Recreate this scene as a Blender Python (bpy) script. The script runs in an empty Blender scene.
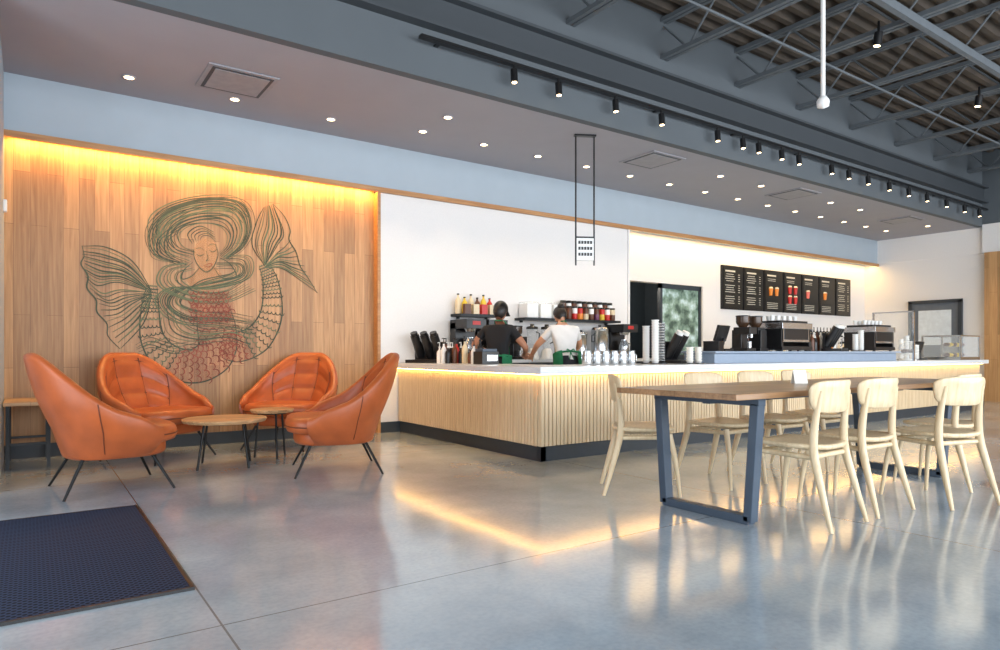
import bpy, math, random
from mathutils import Vector, Matrix
random.seed(7)
S=bpy.context.scene
S.view_settings.view_transform='Standard'
pi=math.pi
# ------------------------------------------------------------ materials
def newmat(name):
    m=bpy.data.materials.new(name); m.use_nodes=True
    nt=m.node_tree; b=nt.nodes['Principled BSDF']
    return m,nt,b
def N(nt,t,**k):
    n=nt.nodes.new(t)
    for a,v in k.items():
        setattr(n,a,v)
    return n
def c4(c): return (c[0],c[1],c[2],1)
def srgb(r,g,b):
    f=lambda x:((x/255+.055)/1.055)**2.4 if x>10 else x/255/12.92
    return (f(r),f(g),f(b))
def mat(name,col,rough=.5,metal=0,var=.08,scale=12,emit=0,bump=0,trans=0,alpha=1,coat=0):
    m,nt,b=newmat(name)
    tc=N(nt,'ShaderNodeTexCoord'); no=N(nt,'ShaderNodeTexNoise'); no.inputs['Scale'].default_value=scale; no.inputs['Detail'].default_value=4
    nt.links.new(tc.outputs['Object'],no.inputs['Vector'])
    r=N(nt,'ShaderNodeValToRGB')
    r.color_ramp.elements[0].position=.3; r.color_ramp.elements[1].position=.7
    r.color_ramp.elements[0].color=c4([x*(1-var) for x in col]); r.color_ramp.elements[1].color=c4([min(1,x*(1+var)) for x in col])
    nt.links.new(no.outputs['Fac'],r.inputs['Fac']); nt.links.new(r.outputs['Color'],b.inputs['Base Color'])
    b.inputs['Roughness'].default_value=rough; b.inputs['Metallic'].default_value=metal
    b.inputs['Coat Weight'].default_value=coat
    if emit: 
        nt.links.new(r.outputs['Color'],b.inputs['Emission Color']); b.inputs['Emission Strength'].default_value=emit
    if bump:
        bp=N(nt,'ShaderNodeBump'); bp.inputs['Strength'].default_value=bump; bp.inputs['Distance'].default_value=.01
        nt.links.new(no.outputs['Fac'],bp.inputs['Height']); nt.links.new(bp.outputs['Normal'],b.inputs['Normal'])
    if trans: b.inputs['Transmission Weight'].default_value=trans; b.inputs['IOR'].default_value=1.1
    if alpha<1: b.inputs['Alpha'].default_value=alpha
    return m
def wood(name,c1,c2,axis='Z',rough=.45,plank=None,gs=1.0,length=2.2,gap=.004,lo=(.62,.60,.58),hi=(1.2,1.18,1.15)):
    """axis = grain direction.  plank = board width"""
    m,nt,b=newmat(name); L=nt.links
    tc=N(nt,'ShaderNodeTexCoord'); sp=N(nt,'ShaderNodeSeparateXYZ'); L.new(tc.outputs['Object'],sp.inputs[0])
    cb=N(nt,'ShaderNodeCombineXYZ')
    order={'Z':('Z','X','Y'),'X':('X','Y','Z'),'Y':('Y','X','Z')}[axis]
    if name.startswith('right'): order=('Z','Y','X')
    for i,a in enumerate(order): L.new(sp.outputs[a],cb.inputs[i])
    mp=N(nt,'ShaderNodeMapping'); mp.inputs['Scale'].default_value=(1.2*gs,22*gs,22*gs); L.new(cb.outputs[0],mp.inputs['Vector'])
    no=N(nt,'ShaderNodeTexNoise'); no.inputs['Scale'].default_value=1.6; no.inputs['Detail'].default_value=7; no.inputs['Distortion'].default_value=.6
    L.new(mp.outputs[0],no.inputs['Vector'])
    r=N(nt,'ShaderNodeValToRGB'); r.color_ramp.elements[0].position=.25; r.color_ramp.elements[1].position=.78
    r.color_ramp.elements[0].color=c4(c1); r.color_ramp.elements[1].color=c4(c2); L.new(no.outputs['Fac'],r.inputs['Fac'])
    out=r.outputs['Color']
    if plank:
        br=N(nt,'ShaderNodeTexBrick'); br.inputs['Scale'].default_value=1; br.inputs['Brick Width'].default_value=length; br.inputs['Row Height'].default_value=plank
        br.inputs['Mortar Size'].default_value=gap*.5; br.inputs['Color1'].default_value=c4(lo); br.inputs['Color2'].default_value=c4(hi); br.inputs['Mortar'].default_value=(.42,.36,.32,1)
        br.offset=.37; L.new(cb.outputs[0],br.inputs['Vector'])
        mx=N(nt,'ShaderNodeMix',data_type='RGBA',blend_type='MULTIPLY'); mx.inputs[0].default_value=.85
        L.new(out,mx.inputs[6]); L.new(br.outputs['Color'],mx.inputs[7]); out=mx.outputs[2]
    L.new(out,b.inputs['Base Color']); b.inputs['Roughness'].default_value=rough
    return m
M_oak=wood('oak_panelling',srgb(162,116,72),srgb(204,158,108),'Z',plank=.13,length=1.35,gap=.004,gs=1.1,lo=(.66,.63,.60),hi=(1.14,1.12,1.08))
M_oakR=wood('right_oak_panelling',srgb(178,132,86),srgb(206,164,114),'Z',plank=.145,length=1.35,gap=.003)
M_trimw=wood('oak_trim',srgb(160,108,62),srgb(196,146,94),'X')
M_slat=wood('pale_slat',srgb(206,180,140),srgb(236,216,184),'Z',gs=1.5)
M_chair=wood('beech',srgb(208,182,142),srgb(234,214,180),'Z',gs=1.2,rough=.4)
M_ttop=wood('table_oak',srgb(140,104,72),srgb(186,146,106),'X',plank=.11,length=1.1,rough=.3,gap=.002)
M_rtop=wood('round_oak',srgb(160,122,84),srgb(212,176,134),'X',plank=.09,length=2,rough=.4,gap=.002)
M_white=mat('white_plaster',srgb(230,227,225),.75,var=.02,scale=60,bump=.15)
M_band=mat('pale_blue_plaster',srgb(168,180,190),.75,var=.02,scale=4)
M_soffit=mat('soffit_paint',srgb(160,160,168),.8,var=.02,scale=3)
M_face=mat('grey_upper_wall',srgb(90,96,101),.8,var=.03,scale=2)
M_faced=mat('grey_beam',srgb(62,67,72),.7,var=.03,scale=2)
M_dark=mat('dark_base',srgb(46,54,62),.5)
M_steelp=mat('painted_steel_blue_grey',srgb(64,78,94),.45,var=.05)
M_black=mat('black_plastic',srgb(22,22,24),.35)
M_blackm=mat('black_metal',srgb(28,30,32),.4,.5)
M_chrome=mat('brushed_steel',srgb(200,204,208),.25,1,var=.04,scale=30)
M_joist=mat('joist_paint',srgb(98,104,109),.6,var=.06)
M_ctop=mat('quartz_top',srgb(226,228,230),.2,var=.04,scale=40)
M_bluec=mat('blue_grey_laminate',srgb(150,166,186),.3,var=.03)
M_leather=mat('tan_leather',srgb(172,86,42),.40,var=.16,scale=6,bump=.1)
M_seam=mat('leather_seam',srgb(104,48,20),.6)
M_glass=mat('clear_glass',(.9,.95,.95),.03,var=0,alpha=.16)
M_whitep=mat('white_plastic',srgb(240,240,238),.35,var=.02)
M_paper=mat('paper',srgb(240,238,230),.7,var=.02)
M_led=mat('warm_led',(1,.58,.16),.5,emit=16,var=0)
M_bulb=mat('lamp_lens',(1,.74,.42),.5,emit=10,var=0)
M_green=mat('green_apron',srgb(20,110,70),.8,var=.1,scale=20)
M_skin=mat('skin',srgb(206,150,118),.5,var=.05)
M_skin2=mat('skin_dark',srgb(172,118,90),.5,var=.05)
M_hair=mat('dark_hair',srgb(28,20,18),.45,var=.4,scale=60,bump=.4)
M_bshirt=mat('black_shirt',srgb(20,20,24),.85,var=.1)
M_wshirt=mat('white_shirt',srgb(232,230,228),.85,var=.04)
M_pants=mat('dark_trousers',srgb(36,38,46),.85)
M_lip=mat('lips',srgb(170,90,80),.5)
M_screen=mat('menu_black',srgb(24,26,24),.35)
M_menutxt=mat('menu_text',srgb(200,196,182),.6,emit=.2,var=0)
COL={n:mat('col_'+n,srgb(*c),.4,emit=e) for n,c,e in [('red',(190,36,30),.1),('orange',(220,130,40),.15),('pink',(216,110,100),.15),('brown',(96,54,30),0),('yellow',(226,190,60),.05),('cream',(226,206,170),0),('teal',(40,110,110),0),('purple',(110,60,90),0)]}
def deckmat():
    m,nt,b=newmat('roof_deck'); L=nt.links
    tc=N(nt,'ShaderNodeTexCoord'); w=N(nt,'ShaderNodeTexNoise'); w.inputs['Scale'].default_value=3; L.new(tc.outputs['Object'],w.inputs['Vector'])
    r=N(nt,'ShaderNodeValToRGB'); r.color_ramp.elements[0].color=c4(srgb(46,40,36)); r.color_ramp.elements[1].color=c4(srgb(92,80,68)); L.new(w.outputs['Fac'],r.inputs['Fac'])
    L.new(r.outputs['Color'],b.inputs['Base Color']); b.inputs['Roughness'].default_value=.7
    return m
M_deck=deckmat()
def floormat():
    m,nt,b=newmat('polished_concrete'); L=nt.links
    tc=N(nt,'ShaderNodeTexCoord'); n1=N(nt,'ShaderNodeTexNoise'); n1.inputs['Scale'].default_value=.8; n1.inputs['Detail'].default_value=10; n1.inputs['Roughness'].default_value=.6
    L.new(tc.outputs['Object'],n1.inputs['Vector'])
    r=N(nt,'ShaderNodeValToRGB'); r.color_ramp.elements[0].position=.34; r.color_ramp.elements[1].position=.66
    r.color_ramp.elements[0].color=c4(srgb(140,154,165)); r.color_ramp.elements[1].color=c4(srgb(184,196,204)); L.new(n1.outputs['Fac'],r.inputs['Fac'])
    n2=N(nt,'ShaderNodeTexNoise'); n2.inputs['Scale'].default_value=45; n2.inputs['Detail'].default_value=6; L.new(tc.outputs['Object'],n2.inputs['Vector'])
    r2=N(nt,'ShaderNodeValToRGB'); r2.color_ramp.elements[0].color=(.92,.92,.92,1); r2.color_ramp.elements[1].color=(1.04,1.04,1.04,1); r2.color_ramp.elements[0].position=.3; r2.color_ramp.elements[1].position=.6
    L.new(n2.outputs['Fac'],r2.inputs['Fac'])
    mx=N(nt,'ShaderNodeMix',data_type='RGBA',blend_type='MULTIPLY'); mx.inputs[0].default_value=1; L.new(r.outputs['Color'],mx.inputs[6]); L.new(r2.outputs['Color'],mx.inputs[7])
    sp=N(nt,'ShaderNodeSeparateXYZ'); L.new(tc.outputs['Object'],sp.inputs[0])
    def line(out,off,per):
        a=N(nt,'ShaderNodeMath',operation='SUBTRACT'); L.new(out,a.inputs[0]); a.inputs[1].default_value=off-per*20
        q=N(nt,'ShaderNodeMath',operation='MODULO'); L.new(a.outputs[0],q.inputs[0]); q.inputs[1].default_value=per
        s=N(nt,'ShaderNodeMath',operation='LESS_THAN'); L.new(q.outputs[0],s.inputs[0]); s.inputs[1].default_value=.008
        return s.outputs[0]
    mxm=N(nt,'ShaderNodeMath',operation='MAXIMUM'); L.new(line(sp.outputs['X'],.57,3.4),mxm.inputs[0]); L.new(line(sp.outputs['Y'],2.58,3.4),mxm.inputs[1])
    m2=N(nt,'ShaderNodeMix',data_type='RGBA'); L.new(mxm.outputs[0],m2.inputs[0]); L.new(mx.outputs[2],m2.inputs[6]); m2.inputs[7].default_value=c4(srgb(106,112,116))
    L.new(m2.outputs[2],b.inputs['Base Color'])
    r3=N(nt,'ShaderNodeMapRange'); r3.inputs['From Min'].default_value=.3; r3.inputs['From Max'].default_value=.7; r3.inputs['To Min'].default_value=.09; r3.inputs['To Max'].default_value=.2; L.new(n1.outputs['Fac'],r3.inputs['Value']); L.new(r3.outputs[0],b.inputs['Roughness'])
    b.inputs['Specular IOR Level'].default_value=.9
    b.inputs['Coat Weight'].default_value=.4; b.inputs['Coat Roughness'].default_value=.09
    bp=N(nt,'ShaderNodeBump'); bp.inputs['Strength'].default_value=.05; bp.inputs['Distance'].default_value=.02
    n3=N(nt,'ShaderNodeTexNoise'); n3.inputs['Scale'].default_value=3; L.new(tc.outputs['Object'],n3.inputs['Vector']); L.new(n3.outputs['Fac'],bp.inputs['Height']); L.new(bp.outputs['Normal'],b.inputs['Normal']); L.new(bp.outputs['Normal'],b.inputs['Coat Normal'])
    return m
M_floor=floormat()
def matmat():
    m,nt,b=newmat('rubber_mat'); L=nt.links
    tc=N(nt,'ShaderNodeTexCoord'); mp=N(nt,'ShaderNodeMapping'); mp.inputs['Scale'].default_value=(1,1,0); mp.inputs['Rotation'].default_value=(0,0,.785); L.new(tc.outputs['Object'],mp.inputs['Vector'])
    v=N(nt,'ShaderNodeTexVoronoi'); v.inputs['Scale'].default_value=42; v.inputs['Randomness'].default_value=0; L.new(mp.outputs[0],v.inputs['Vector'])
    r=N(nt,'ShaderNodeValToRGB'); r.color_ramp.elements[0].color=c4(srgb(8,10,18)); r.color_ramp.elements[1].color=c4(srgb(48,60,84)); r.color_ramp.elements[0].position=.28; r.color_ramp.elements[1].position=.42
    L.new(v.outputs['Distance'],r.inputs['Fac']); L.new(r.outputs['Color'],b.inputs['Base Color']); b.inputs['Roughness'].default_value=.75; b.inputs['Specular IOR Level'].default_value=.15
    return m
M_mat=matmat()
# ------------------------------------------------------------ mesh builder
def sgnp(v,p): return math.copysign(abs(v)**p,v)
def smooth_path(P,n=6):
    P=[Vector(p) for p in P]
    if len(P)<3: return P
    Q=[P[0]*2-P[1]]+P+[P[-1]*2-P[-2]]; o=[]
    for i in range(1,len(Q)-2):
        for k in range(n):
            t=k/n; a,b,c,d=Q[i-1],Q[i],Q[i+1],Q[i+2]
            o.append(.5*((2*b)+(c-a)*t+(2*a-5*b+4*c-d)*t*t+(3*b-a-3*c+d)*t**3))
    o.append(P[-1]); return o
def sstep(x): x=max(0,min(1,x)); return x*x*(3-2*x)
class MB:
    def __init__(s): s.v=[];s.f=[];s.mi=[];s.sm=[];s.M=Matrix()
    def add(s,vs,fs,m=0,smooth=False):
        o=len(s.v); s.v+=[tuple(s.M@Vector(p)) for p in vs]
        for f in fs: s.f.append([i+o for i in f]); s.mi.append(m); s.sm.append(smooth)
    def box(s,c,z,m=0,rot=(0,0,0)):
        R=Matrix.Rotation(rot[2],3,'Z')@Matrix.Rotation(rot[1],3,'Y')@Matrix.Rotation(rot[0],3,'X')
        vs=[Vector(c)+R@Vector((x*z[0]/2,y*z[1]/2,w*z[2]/2)) for x in(-1,1) for y in(-1,1) for w in(-1,1)]
        s.add(vs,[(0,1,3,2),(4,6,7,5),(0,4,5,1),(2,3,7,6),(0,2,6,4),(1,5,7,3)],m)
    def bb(s,x0,x1,y0,y1,z0,z1,m=0): s.box(((x0+x1)/2,(y0+y1)/2,(z0+z1)/2),(x1-x0,y1-y0,z1-z0),m)
    def tube(s,P,r,m=0,seg=8,smooth=True):
        P=[Vector(p) for p in P]
        if not hasattr(r,'__len__'): r=[r]*len(P)
        vs=[];fs=[]; n=len(P); prev=None
        for i,p in enumerate(P):
            t=(P[min(i+1,n-1)]-P[max(i-1,0)]); t.normalize()
            if prev is None:
                u=Vector((0,0,1)) if abs(t.z)<.9 else Vector((1,0,0))
            else: u=prev
            u=(u-t*u.dot(t)); u.normalize(); prev=u; w=t.cross(u)
            for k in range(seg):
                a=2*pi*k/seg; vs.append(p+r[i]*(u*math.cos(a)+w*math.sin(a)))
        for i in range(n-1):
            for k in range(seg): fs.append((i*seg+k,i*seg+(k+1)%seg,(i+1)*seg+(k+1)%seg,(i+1)*seg+k))
        s.add(vs,fs,m,smooth)
        s.add(vs[:seg],[tuple(range(seg))[::-1]],m); s.add(vs[-seg:],[tuple(range(seg))],m)
    def lathe(s,prof,c=(0,0,0),m=0,seg=16,smooth=True):
        vs=[];fs=[];n=len(prof)
        for (r,z) in prof:
            for k in range(seg):
                a=2*pi*k/seg; vs.append((c[0]+r*math.cos(a),c[1]+r*math.sin(a),c[2]+z))
        for i in range(n-1):
            for k in range(seg): fs.append((i*seg+k,i*seg+(k+1)%seg,(i+1)*seg+(k+1)%seg,(i+1)*seg+k))
        s.add(vs,fs,m,smooth)
        if prof[0][0]>1e-4: s.add(vs[:seg],[tuple(range(seg))[::-1]],m)
        if prof[-1][0]>1e-4: s.add(vs[-seg:],[tuple(range(seg))],m)
    def grid(s,fn,nu,nv,m=0,closeu=False,smooth=True,mask=None):
        vs=[fn(i/nu,j/nv) for j in range(nv+1) for i in range(nu+1)]
        fs=[]
        for j in range(nv):
            for i in range(nu):
                if mask and not mask((i+.5)/nu,(j+.5)/nv): continue
                a=j*(nu+1)+i; fs.append((a,a+1,a+nu+2,a+nu+1))
        s.add(vs,fs,m,smooth)
    def ellip(s,c,r,m=0,nu=16,nv=10,f=None,mask=None):
        def fn(u,v):
            a=u*2*pi; b=(v-.5)*pi; p=Vector((math.cos(b)*math.cos(a)*r[0],math.cos(b)*math.sin(a)*r[1],math.sin(b)*r[2]))
            if f: p=f(p)
            return (c[0]+p[0],c[1]+p[1],c[2]+p[2])
        s.grid(fn,nu,nv,m,mask=mask)
    def rslab(s,ax,ay,z0,z1,m=0,p=.5,c=(0,0),zf=lambda x,y:0,seg=40,edge=.01,rings=5):
        """rounded superellipse slab, soft edge"""
        prof=[(k/rings*(1-edge/ax),z1) for k in range(rings+1)]+[(1-edge*.3/ax,z1-edge*.3),(1,z1-edge),(1,z0+edge),(1-edge*.3/ax,z0+edge*.3)]+[((1-edge/ax)*(1-k/rings),z0) for k in range(rings+1)]
        def fn(u,v):
            sc,z=prof[min(len(prof)-1,int(round(v*(len(prof)-1))))]
            a=-u*2*pi; x=ax*sc*sgnp(math.cos(a),p); y=ay*sc*sgnp(math.sin(a),p)
            return (c[0]+x,c[1]+y,z+zf(x,y))
        s.grid(fn,seg,len(prof)-1,m)
    def build(s,name,mats,parent=None,loc=(0,0,0),rz=0,bevel=0,merge=False):
        me=bpy.data.meshes.new(name); me.from_pydata(s.v,[],s.f)
        for m in mats: me.materials.append(m)
        for p,mi,sm in zip(me.polygons,s.mi,s.sm): p.material_index=mi; p.use_smooth=sm
        me.update(); o=bpy.data.objects.new(name,me); S.collection.objects.link(o)
        o.location=loc; o.rotation_euler=(0,0,rz)
        if parent: o.parent=parent
        if bevel:
            b=o.modifiers.new('bevel','BEVEL'); b.width=bevel; b.segments=2; b.limit_method='ANGLE'
        return o
def inst(o,loc,rz=0,name=None):
    q=bpy.data.objects.new(name or o.name.split('.')[0],o.data); S.collection.objects.link(q); q.location=loc; q.rotation_euler=(0,0,rz)
    for md in o.modifiers:
        b=q.modifiers.new(md.name,md.type)
        if md.type=='BEVEL': b.width=md.width; b.segments=md.segments; b.limit_method=md.limit_method
    return q
def boxobj(name,x0,x1,y0,y1,z0,z1,m,bevel=0):
    b=MB(); b.bb(x0,x1,y0,y1,z0,z1); return b.build(name,[m],bevel=bevel)
def light(name,typ,loc,rot,energy,color,parent=None,**k):
    l=bpy.data.lights.new(name,typ); l.energy=energy; l.color=color
    for a,v in k.items(): setattr(l,a,v)
    o=bpy.data.objects.new(name,l); S.collection.objects.link(o); o.location=loc; o.rotation_euler=rot
    if parent: o.parent=parent
    return o
# ------------------------------------------------------------ room shell
boxobj('floor',-1.5,16.2,-4.2,9.6,-.1,0,M_floor)
boxobj('wall_mural',-.2,3.50,7.72,8.0,0,3.1,M_oak)
boxobj('wall_back',3.54,7.88,7.62,8.0,0,3.02,M_white)
b=MB(); b.bb(7.88,8.0,7.9,8.05,0,3.1); b.bb(10.1,16.2,7.9,8.05,0,3.1); b.bb(8.0,10.1,7.9,8.05,2.2,3.1); b.build('wall_menu',[M_white])
boxobj('wall_band',-.3,16.0,7.60,8.1,3.02,3.56,M_band)
boxobj('ceiling_soffit',-1.5,16.2,5.6,8.1,3.56,3.66,M_soffit)
b=MB(); b.bb(-1.5,16.2,5.5,5.6,3.56,5.2); b.build('wall_clerestory',[M_face])
b=MB(); b.bb(-1.5,15.9,5.38,5.5,4.02,4.05); b.bb(-1.5,15.9,5.47,5.5,4.05,4.32); b.bb(-1.5,15.9,5.38,5.5,4.32,4.35); b.build('steel_wall_beam',[M_faced])
boxobj('wall_left_return',-.3,-.2,5.9,8.0,0,3.56,M_band)
b=MB(); b.bb(-1.5,-1.4,-4.2,2.6,0,5.2); b.bb(-1.5,-1.4,5.2,8,0,5.2); b.bb(-1.5,-1.4,2.6,5.2,2.6,5.2); b.build('wall_left',[M_white])
b=MB(); b.bb(16.0,16.1,5.5,8,0,3.02); b.bb(15.98,16.1,5.5,8,3.02,3.6); b.build('wall_right',[M_white])
b=MB(); b.bb(15.9,16.1,-4.2,5.5,3.02,3.6); b.bb(15.9,16.1,-4.2,5.5,3.6,5.2,1); b.build('wall_right_upper',[M_white,M_face])
boxobj('wall_right_wood',15.86,16.1,-4.2,5.45,0,3.02,M_oakR)
# window wall behind
b=MB(); b.bb(-1.5,16.2,-4.2,-4.05,0,.3); b.bb(-1.5,16.2,-4.2,-4.05,4.4,5.2)
for x in (-1.4,2.0,5.4,8.8,12.2,15.9): b.bb(x-.12,x+.12,-4.2,-4.05,.3,4.4)
b.build('wall_front',[M_face])
b=MB()
for i in range(5):
    x=-1.4+3.4*i
    b.bb(x+.12,x+3.3,-4.15,-4.1,2.7,2.78); b.bb(x+1.66,x+1.72,-4.15,-4.1,.3,4.4)
b.build('window_front',[M_blackm])
# roof deck corrugated
b=MB()
y=-4.2; 
prof=[]
while y<5.6: prof+= [(y,5.12),(y+.05,5.04),(y+.12,5.04),(y+.17,5.12)]; y+=.22
vs=[];fs=[]
for (yy,z) in prof: vs+=[(-1.5,yy,z),(16.2,yy,z)]
for i in range(len(prof)-1): fs.append((2*i,2*i+1,2*i+3,2*i+2))
b.add(vs,fs); b.bb(-1.5,16.2,-4.2,5.6,5.2,5.25); b.build('ceiling',[M_deck])
# joists
for x in (1.8,3.3,4.8,6.3,7.75,9.2,10.7,12.2,13.7,15.2):
    b=MB()
    for zz in (4.55,5.0):
        b.box((x-.035,.65,zz+.02),(.05,9.7,.05)); b.box((x+.035,.65,zz+.02),(.05,9.7,.05))
    yy=-4.1; k=0
    while yy<5.3:
        z0,z1=(4.57,5.02) if k%2==0 else (5.02,4.57)
        b.tube([(x,yy,z0),(x,yy+.42,z1)],.014,seg=5); yy+=.42; k+=1
    b.build('roof_joist',[M_joist])
b=MB()
for yy in (.3,3.25): 
    b.bb(-1.4,15.85,yy-.03,yy+.03,4.46,4.55); 
b.tube([(-1.4,4.4,4.53),(15.8,4.4,4.53)],.015); b.tube([(-1.4,1.9,4.5),(15.8,1.9,4.5)],.03)
b.build('roof_bridging',[M_joist])
# trims
b=MB(); b.bb(-.2,16.0,7.57,7.60,2.97,3.03); b.bb(3.50,3.54,7.60,8.0,0,2.97); b.build('trim_1',[M_trimw])
b=MB(); b.bb(7.86,7.9,7.6,7.9,0,3.0); b.build('trim_2',[M_white])
boxobj('baseboard_mural',-.2,3.50,7.69,7.72,0,.13,M_dark)
boxobj('baseboard_back',3.54,3.82,7.60,7.62,0,.13,M_dark)
boxobj('baseboard_right',15.96,16,5.5,7.9,0,.13,M_dark)
# cove lights
light('cove_light','AREA',(1.66,7.645,3.0),(.17,0,0),56,(1,.50,.12),shape='RECTANGLE',size=3.62,size_y=.06)
light('cove_light','AREA',(11.95,7.72,3.0),(.1,0,0),56,(1,.60,.18),shape='RECTANGLE',size=8,size_y=.1)
# back room through doorway
b=MB(); b.bb(7.9,10.3,9.4,9.5,0,2.6,0); b.bb(7.85,7.95,8.05,9.5,0,2.6,0); b.bb(10.2,10.3,8.05,9.5,0,2.6,0); b.bb(7.85,10.3,8.05,9.5,2.5,2.6,0)
b.build('wall_backroom',[M_dark])
light('backroom_light','POINT',(8.7,8.6,2.3),(0,0,0),45,(1,.9,.75),shadow_soft_size=.1)
b=MB()
for z in (.9,1.3,1.7): b.bb(8.0,9.2,9.0,9.38,z,z+.03,0)
for x in (8.03,9.17): 
    for y in (9.02,9.36): b.bb(x-.015,x+.015,y-.015,y+.015,0,2.0,0)
for z in (.93,1.33,1.73):
    x=8.06
    while x<9.05:
        w=random.uniform(.08,.2); h=random.uniform(.12,.3); b.bb(x,min(9.15,x+w),9.05,9.3,z,z+h,random.choice([1,2,3,4])); x+=w+.03
b.build('storage_rack',[M_blackm,COL['red'],COL['cream'],COL['brown'],COL['red']])
def foliage_reflection():  # reflection of greenery in the glass, painted as noise colour with weak glow
    m,nt,b=newmat('painted_foliage_reflection'); L=nt.links
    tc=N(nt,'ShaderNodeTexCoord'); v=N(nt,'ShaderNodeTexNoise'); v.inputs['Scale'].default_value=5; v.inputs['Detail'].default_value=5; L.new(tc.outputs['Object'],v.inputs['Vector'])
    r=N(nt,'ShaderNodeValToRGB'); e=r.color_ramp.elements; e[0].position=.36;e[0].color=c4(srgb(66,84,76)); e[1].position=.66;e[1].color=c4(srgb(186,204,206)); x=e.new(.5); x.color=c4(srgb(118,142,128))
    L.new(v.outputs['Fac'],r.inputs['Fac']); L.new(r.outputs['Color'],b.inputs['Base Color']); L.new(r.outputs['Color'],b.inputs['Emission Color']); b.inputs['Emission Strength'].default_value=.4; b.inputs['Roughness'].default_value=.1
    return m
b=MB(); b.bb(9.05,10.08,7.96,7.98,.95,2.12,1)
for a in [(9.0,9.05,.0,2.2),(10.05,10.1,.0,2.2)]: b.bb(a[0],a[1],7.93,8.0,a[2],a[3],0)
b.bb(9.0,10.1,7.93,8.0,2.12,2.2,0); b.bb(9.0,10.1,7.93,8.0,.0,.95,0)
b.build('glass_panel_painted_reflection',[M_dark,foliage_reflection()])  # framed glass panel in the doorway; its reflected trees are painted on
# door on right wall
b=MB(); b.bb(15.93,15.999,5.88,5.95,0,2.1,0); b.bb(15.93,15.999,6.85,6.92,0,2.1,0); b.bb(15.93,15.999,5.88,6.92,2.05,2.12,0)
b.bb(15.96,15.999,5.95,6.85,0,2.05,1); b.bb(15.95,15.97,6.08,6.72,1.15,1.9,2); b.tube([(15.93,6.02,1.0),(15.93,6.14,1.0)],.015,0)
b.build('door_1',[M_dark,mat('grey_door',srgb(92,100,110),.5),mat('door_pane',srgb(206,216,224),.15)])
# ------------------------------------------------------------ ceiling fixtures
b=MB(); b.lathe([(.062,0),(.062,-.008),(.046,-.008)],m=0,seg=20); b.lathe([(.0,-.006),(.042,-.009),(.0,-.01)],m=1,seg=16)
dl=None
pos=[(.75,7.07),(1.69,7.07),(2.70,7.07),(3.72,6.28)]+[(3.72+.85*i,6.85) for i in range(14)]+[(8.2,6.1),(9.2,6.1),(11.2,6.1),(12.2,6.1),(14.9,6.1)]
for i,(x,y) in enumerate(pos):
    if dl is None: dl=b.build('recessed_downlight',[M_soffit,M_bulb],loc=(x,y,3.56)); o=dl
    else: o=inst(dl,(x,y,3.56))
    light('downlight_lamp','SPOT',(0,0,-.03),(0,0,0),44,(1,.78,.52),parent=o,spot_size=1.5,spot_blend=.7,shadow_soft_size=.04)
b=MB(); 
b.box((0,0,-.006),(.62,.62,.012),0); b.box((0,0,-.008),(.54,.54,.014),1); b.box((0,0,-.010),(.48,.48,.018),0)
M_vent=mat('vent_grey',srgb(150,150,156),.6); v=b.build('air_vent',[M_vent,M_dark],loc=(1.6,6.61,3.56))
for x in (6.78,10.1,13.8): inst(v,(x,6.12,3.56))
# track + spots
b=MB(); b.bb(2.9,15.8,5.36,5.42,3.86,3.89,0)
for i in range(9): b.bb(3.1+1.5*i,3.14+1.5*i,5.4,5.5,3.87,3.885)
trk=b.build('track_rail',[M_black])
hs=None
for x in (3.95,4.53,5.36,6.12,7.17,7.7,8.05,8.59,9.02,9.9,10.4,11.0,11.7,12.4,13.1,13.9,14.7,15.4):
    b=MB(); b.tube([(0,0,0),(0,0,-.04)],.012,0); b.tube([(0,0,-.04),(0,-.01,-.17)],.036,0,seg=12); b.tube([(0,-.0105,-.171),(0,-.0107,-.173)],.026,1,seg=12)
    if hs is None: hs=b.build('track_spotlight',[M_black,M_bulb],loc=(x,5.38,3.86)); o=hs
    else: o=inst(hs,(x,5.38,3.86))
    if int(x*10)%2==0 or x<6.5: light('track_lamp','SPOT',(0,-.02,-.2),(-.08,0,0),60,(1,.82,.6),parent=o,spot_size=.8,spot_blend=.6,shadow_soft_size=.03)
for (x,y) in ((7.6,3.6),(9.3,2.6),(10.6,3.7),(12.5,3.0)):
    b=MB(); b.tube([(0,0,0),(0,0,-.12)],.015,0); b.tube([(0,0,-.12),(0,.02,-.26)],.045,0,seg=12); b.tube([(0,.0205,-.261),(0,.021,-.264)],.034,1,seg=12)
    o=b.build('ceiling_spotlight',[M_black,M_bulb],loc=(x,y,4.62))
    light('spot_lamp','SPOT',(0,.03,-.33),(.1,0,0),90,(1,.85,.65),parent=o,spot_size=1.3,spot_blend=.6,shadow_soft_size=.04)
for (x,y) in ((14.3,4.4),):
    b=MB(); b.box((0,0,-.15),(.4,.25,.3),0); b.tube([(0,0,0),(0,0,.12)],.02,0); b.box((0,-.13,-.15),(.3,.02,.22),1); b.build('ceiling_speaker',[M_black,M_blackm],loc=(x,y,4.5))
# sprinkler/sensor drop
b=MB(); b.tube([(0,0,0),(0,0,-1.2)],.02,0,seg=12); b.lathe([(0,-1.31),(.05,-1.29),(.055,-1.24),(.03,-1.2),(0,-1.19)],m=0); b.lathe([(.06,-.02),(.06,0)],m=0); b.build('pendant_sensor',[M_whitep],loc=(5.84,3.25,4.50))
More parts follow.
